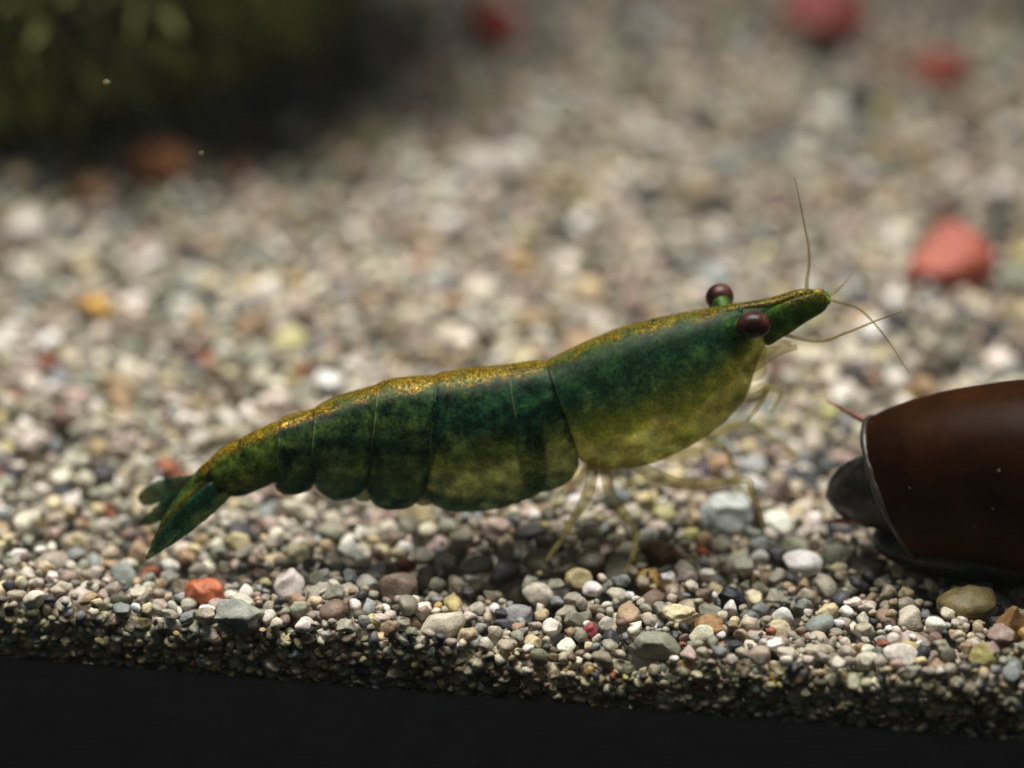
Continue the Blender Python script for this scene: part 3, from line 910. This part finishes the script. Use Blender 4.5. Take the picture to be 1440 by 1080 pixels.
# ------------------------------------------------------------------ snail
def snail():
    root = empty('snail', (15.6, 0.5, 0.0), math.radians(-14))
    tag(root, 'glossy dark brown pond snail crawling beside the shrimp', 'snail')
    # shell: axis along +x towards the apex, mouth opening at x = 0
    prof = [(0.0, 2.80), (0.5, 2.95), (1.5, 3.20), (3, 3.52), (5, 3.88), (7, 4.12), (8.5, 4.10), (9.6, 3.80), (10.5, 3.25), (12, 2.75), (13.5, 2.1), (15, 1.3), (16, .7), (16.8, .06)]
    pv = np.array([p[0] for p in prof]); pr = np.array([p[1] for p in prof])
    nv, nphi = 90, 96
    ctr = (0.0, 0.0, 4.28)
    verts, faces, al = [], [], []
    for i in range(nv):
        v = 16.8 * (i / (nv - 1)) ** 1.15
        for k in range(nphi):
            ph = 2 * math.pi * k / nphi
            r = float(np.interp(v, pv, pr))
            turn = ph / (2 * math.pi)
            for c0, wd in ((9.6, .5), (12.6, .4), (14.6, .3)):     # spiral seam of the whorls
                d = (v - (c0 + 2.6 * turn * (1 - 0.1 * (c0 - 9)))) / wd
                r *= 1 - 0.075 * math.exp(-d * d)
            y, z = r * math.sin(ph) * 0.98, r * math.cos(ph)
            x = v - 0.52 * z * max(0, 1 - v / 9) ** 1.3
            verts.append((ctr[0] + x, ctr[1] + y, ctr[2] + z + 0.02 * v - 1.15 * math.exp(-v / 2.6)))
            al.append(v / 16.8)
    for i in range(nv - 1):
        for k in range(nphi):
            k2 = (k + 1) % nphi
            faces.append((i * nphi + k, (i + 1) * nphi + k, (i + 1) * nphi + k2, i * nphi + k2))
    rim_pts = [np.array(verts[k]) for k in range(nphi)]
    m, nt, bs, out = nodes_of('brown_snail_shell')
    vec = mm_coords(nt)
    at = nt.nodes.new('ShaderNodeAttribute'); at.attribute_name = 'along'
    wv = N(nt, 'ShaderNodeTexNoise', Scale=16.0, Detail=2.0)
    wv.noise_dimensions = '1D'
    nt.links.new(at.outputs['Fac'], wv.inputs['W'])
    lines = wv.outputs['Fac']
    c1 = ramp(nt, [(0.3, (0.008, 0.0026, 0.001)), (0.5, (0.022, 0.0066, 0.0014)), (0.75, (0.060, 0.018, 0.002))], tex_noise(nt, vec, 0.25, 4))
    c2 = mix(nt, 0.3, c1, ramp(nt, [(0.35, (0.6, 0.55, 0.5)), (0.65, (1.2, 1.15, 1.1))], lines), 'MULTIPLY')
    vo = N(nt, 'ShaderNodeTexVoronoi', Scale=0.8); nt.links.new(vec, vo.inputs['Vector'])
    sp = ramp(nt, [(0.03, (1, 1, 1)), (0.075, (0, 0, 0))], vo.outputs['Distance'])
    spn = ramp(nt, [(0.48, (0, 0, 0)), (0.6, (0.6, 0.6, 0.6))], tex_noise(nt, vec, 0.9, 2))
    c3 = mix(nt, math_n(nt, 'MULTIPLY', sp, spn), c2, (0.30, 0.27, 0.22))
    nt.links.new(c3, bs.inputs['Base Color'])
    bs.inputs['Roughness'].default_value = 0.40
    bs.inputs['Specular IOR Level'].default_value = 0.05
    bs.inputs['Subsurface Weight'].default_value = 0.25
    bs.inputs['Subsurface Radius'].default_value = (1.0, 0.35, 0.1)
    bs.inputs['Subsurface Scale'].default_value = 0.0009
    bp = nt.nodes.new('ShaderNodeBump'); bp.inputs['Strength'].default_value = 0.2; bp.inputs['Distance'].default_value = 0.00004
    nt.links.new(lines, bp.inputs['Height']); nt.links.new(bp.outputs[0], bs.inputs['Normal'])
    shell = mesh_obj('shell', verts, faces, m, root, attrs={'along': al})
    so = shell.modifiers.new('thickness', 'SOLIDIFY'); so.thickness = 0.00022; so.offset = -1
    # pale lip round the mouth
    m2, nt, bs, out = nodes_of('pale_shell_lip')
    nt.links.new(ramp(nt, [(0.3, (0.014, 0.013, 0.010)), (0.7, (0.060, 0.052, 0.042))], tex_noise(nt, mm_coords(nt), 1.2, 4)), bs.inputs['Base Color'])
    bs.inputs['Roughness'].default_value = 0.4
    lv, lf = [], []
    mm_ = 10
    cc = np.mean(rim_pts, 0)
    for k in range(nphi):
        p = rim_pts[k]
        rd = (p - cc); rd /= np.linalg.norm(rd)
        tg = rim_pts[(k + 1) % nphi] - rim_pts[k - 1]; tg /= np.linalg.norm(tg)
        ax = np.cross(rd, tg); ax /= np.linalg.norm(ax)
        for j in range(mm_):
            a = 2 * math.pi * j / mm_
            wob = 1 + 0.55 * mnoise.noise(Vector(p) * 1.3) + 0.3 * mnoise.noise(Vector(p) * 4)
            lv.append(p + (rd * math.cos(a) * 0.09 + ax * math.sin(a) * 0.14) * wob)
    for k in range(nphi):
        for j in range(mm_):
            k2, j2 = (k + 1) % nphi, (j + 1) % mm_
            lf.append((k * mm_ + j, k2 * mm_ + j, k2 * mm_ + j2, k * mm_ + j2))
    mesh_obj('shell_lip', lv, lf, m2, shell)
    # soft body
    m3, nt, bs, out = nodes_of('dark_snail_skin')
    nz = tex_noise(nt, mm_coords(nt), 2.4, 5, 0.6)
    nt.links.new(ramp(nt, [(0.38, (0.004, 0.004, 0.0036)), (0.54, (0.010, 0.0095, 0.0085)), (0.72, (0.05, 0.045, 0.038))], nz), bs.inputs['Base Color'])
    bs.inputs['Roughness'].default_value = 0.35
    bp = nt.nodes.new('ShaderNodeBump'); bp.inputs['Strength'].default_value = 0.5; bp.inputs['Distance'].default_value = 0.0001
    nt.links.new(nz, bp.inputs['Height']); nt.links.new(bp.outputs[0], bs.inputs['Normal'])
    V, F = ICO[4]
    hv = []
    for v in V:
        q = Vector(v)
        x = q.x * 3.2 + 0.25
        taper = 1 - 0.22 * max(0, -q.x)
        hv.append((x, q.y * 1.8 * taper, 3.1 + q.z * 1.9 * taper - 0.45 * max(0, -q.x) ** 2 + 0.22 * mnoise.noise(q * 2.5) + 0.08 * mnoise.noise(q * 7)))
    mesh_obj('head', hv, F.tolist(), m3, root)
    fv = []
    for v in V:
        q = Vector(v)
        fv.append((4.2 + q.x * 5.2, q.y * 2.2 * (1 - .15 * q.x), max(0.0, 0.9 + q.z * 1.25) + 0.08 * mnoise.noise(q * 3)))
    mesh_obj('foot', fv, F.tolist(), m3, root)
    m4 = clear_material('reddish_tentacle', (0.28, 0.085, 0.06), 0.85, 0.35)
    for path in ([(0.1, .9, 4.7), (-1.1, 1.2, 5.2), (-2.2, 1.5, 5.55), (-3.3, 1.9, 5.85)], [(-0.6, -0.6, 2.3), (-1.5, -0.6, 1.9), (-2.1, -0.5, 1.7), (-2.7, -.3, 1.5)]):
        tv, tf = tube(path, [.26, .2, .13, .05], 10)
        mesh_obj('tentacle', tv, tf, m4, root)
snail()

# ------------------------------------------------------------------ flecks drifting in the water
for (px, py, r, lab) in ((150, 116, 0.17, 'larger pale fleck drifting in the water in front of the mossy rock'),
                         (283, 215, 0.10, 'tiny pale fleck drifting just above the orange-brown stone'),
                         (797, 155, 0.10, 'faint pale fleck drifting in the water above the back of the shrimp')):
    V, F = pebble_shape(3, int(px), 9, 0.5)
    o = mesh_obj('drifting_fleck', V * np.array([r, r * 0.5, r * 0.75]), F.tolist(), MAT_PEBBLE)
    o.location = (CAM + ray(px, py) * (DIST + 4)) * MM
    o.color = (0.30, 0.27, 0.16, 1)
    tag(o, lab, 'fleck')

# ------------------------------------------------------------------ slightly cloudy water
hz = [(-110, -150, -16), (110, -150, -16), (110, 182, -16), (-110, 182, -16), (-110, -150, 76), (110, -150, 76), (110, 182, 76), (-110, 182, 76)]
m = bpy.data.materials.new('cloudy_water'); m.use_nodes = True
nt = m.node_tree
nt.nodes.remove(nt.nodes['Principled BSDF'])
pv = nt.nodes.new('ShaderNodeVolumePrincipled')
pv.inputs['Color'].default_value = (0.85, 0.92, 0.80, 1)
pv.inputs['Density'].default_value = 0.11
nt.links.new(pv.outputs[0], nt.nodes['Material Output'].inputs['Volume'])
haze = mesh_obj('haze', hz, [(0, 3, 2, 1), (4, 5, 6, 7), (0, 1, 5, 4), (1, 2, 6, 5), (2, 3, 7, 6), (3, 0, 4, 7)], m, smooth=False)
tag(haze, kind='stuff')
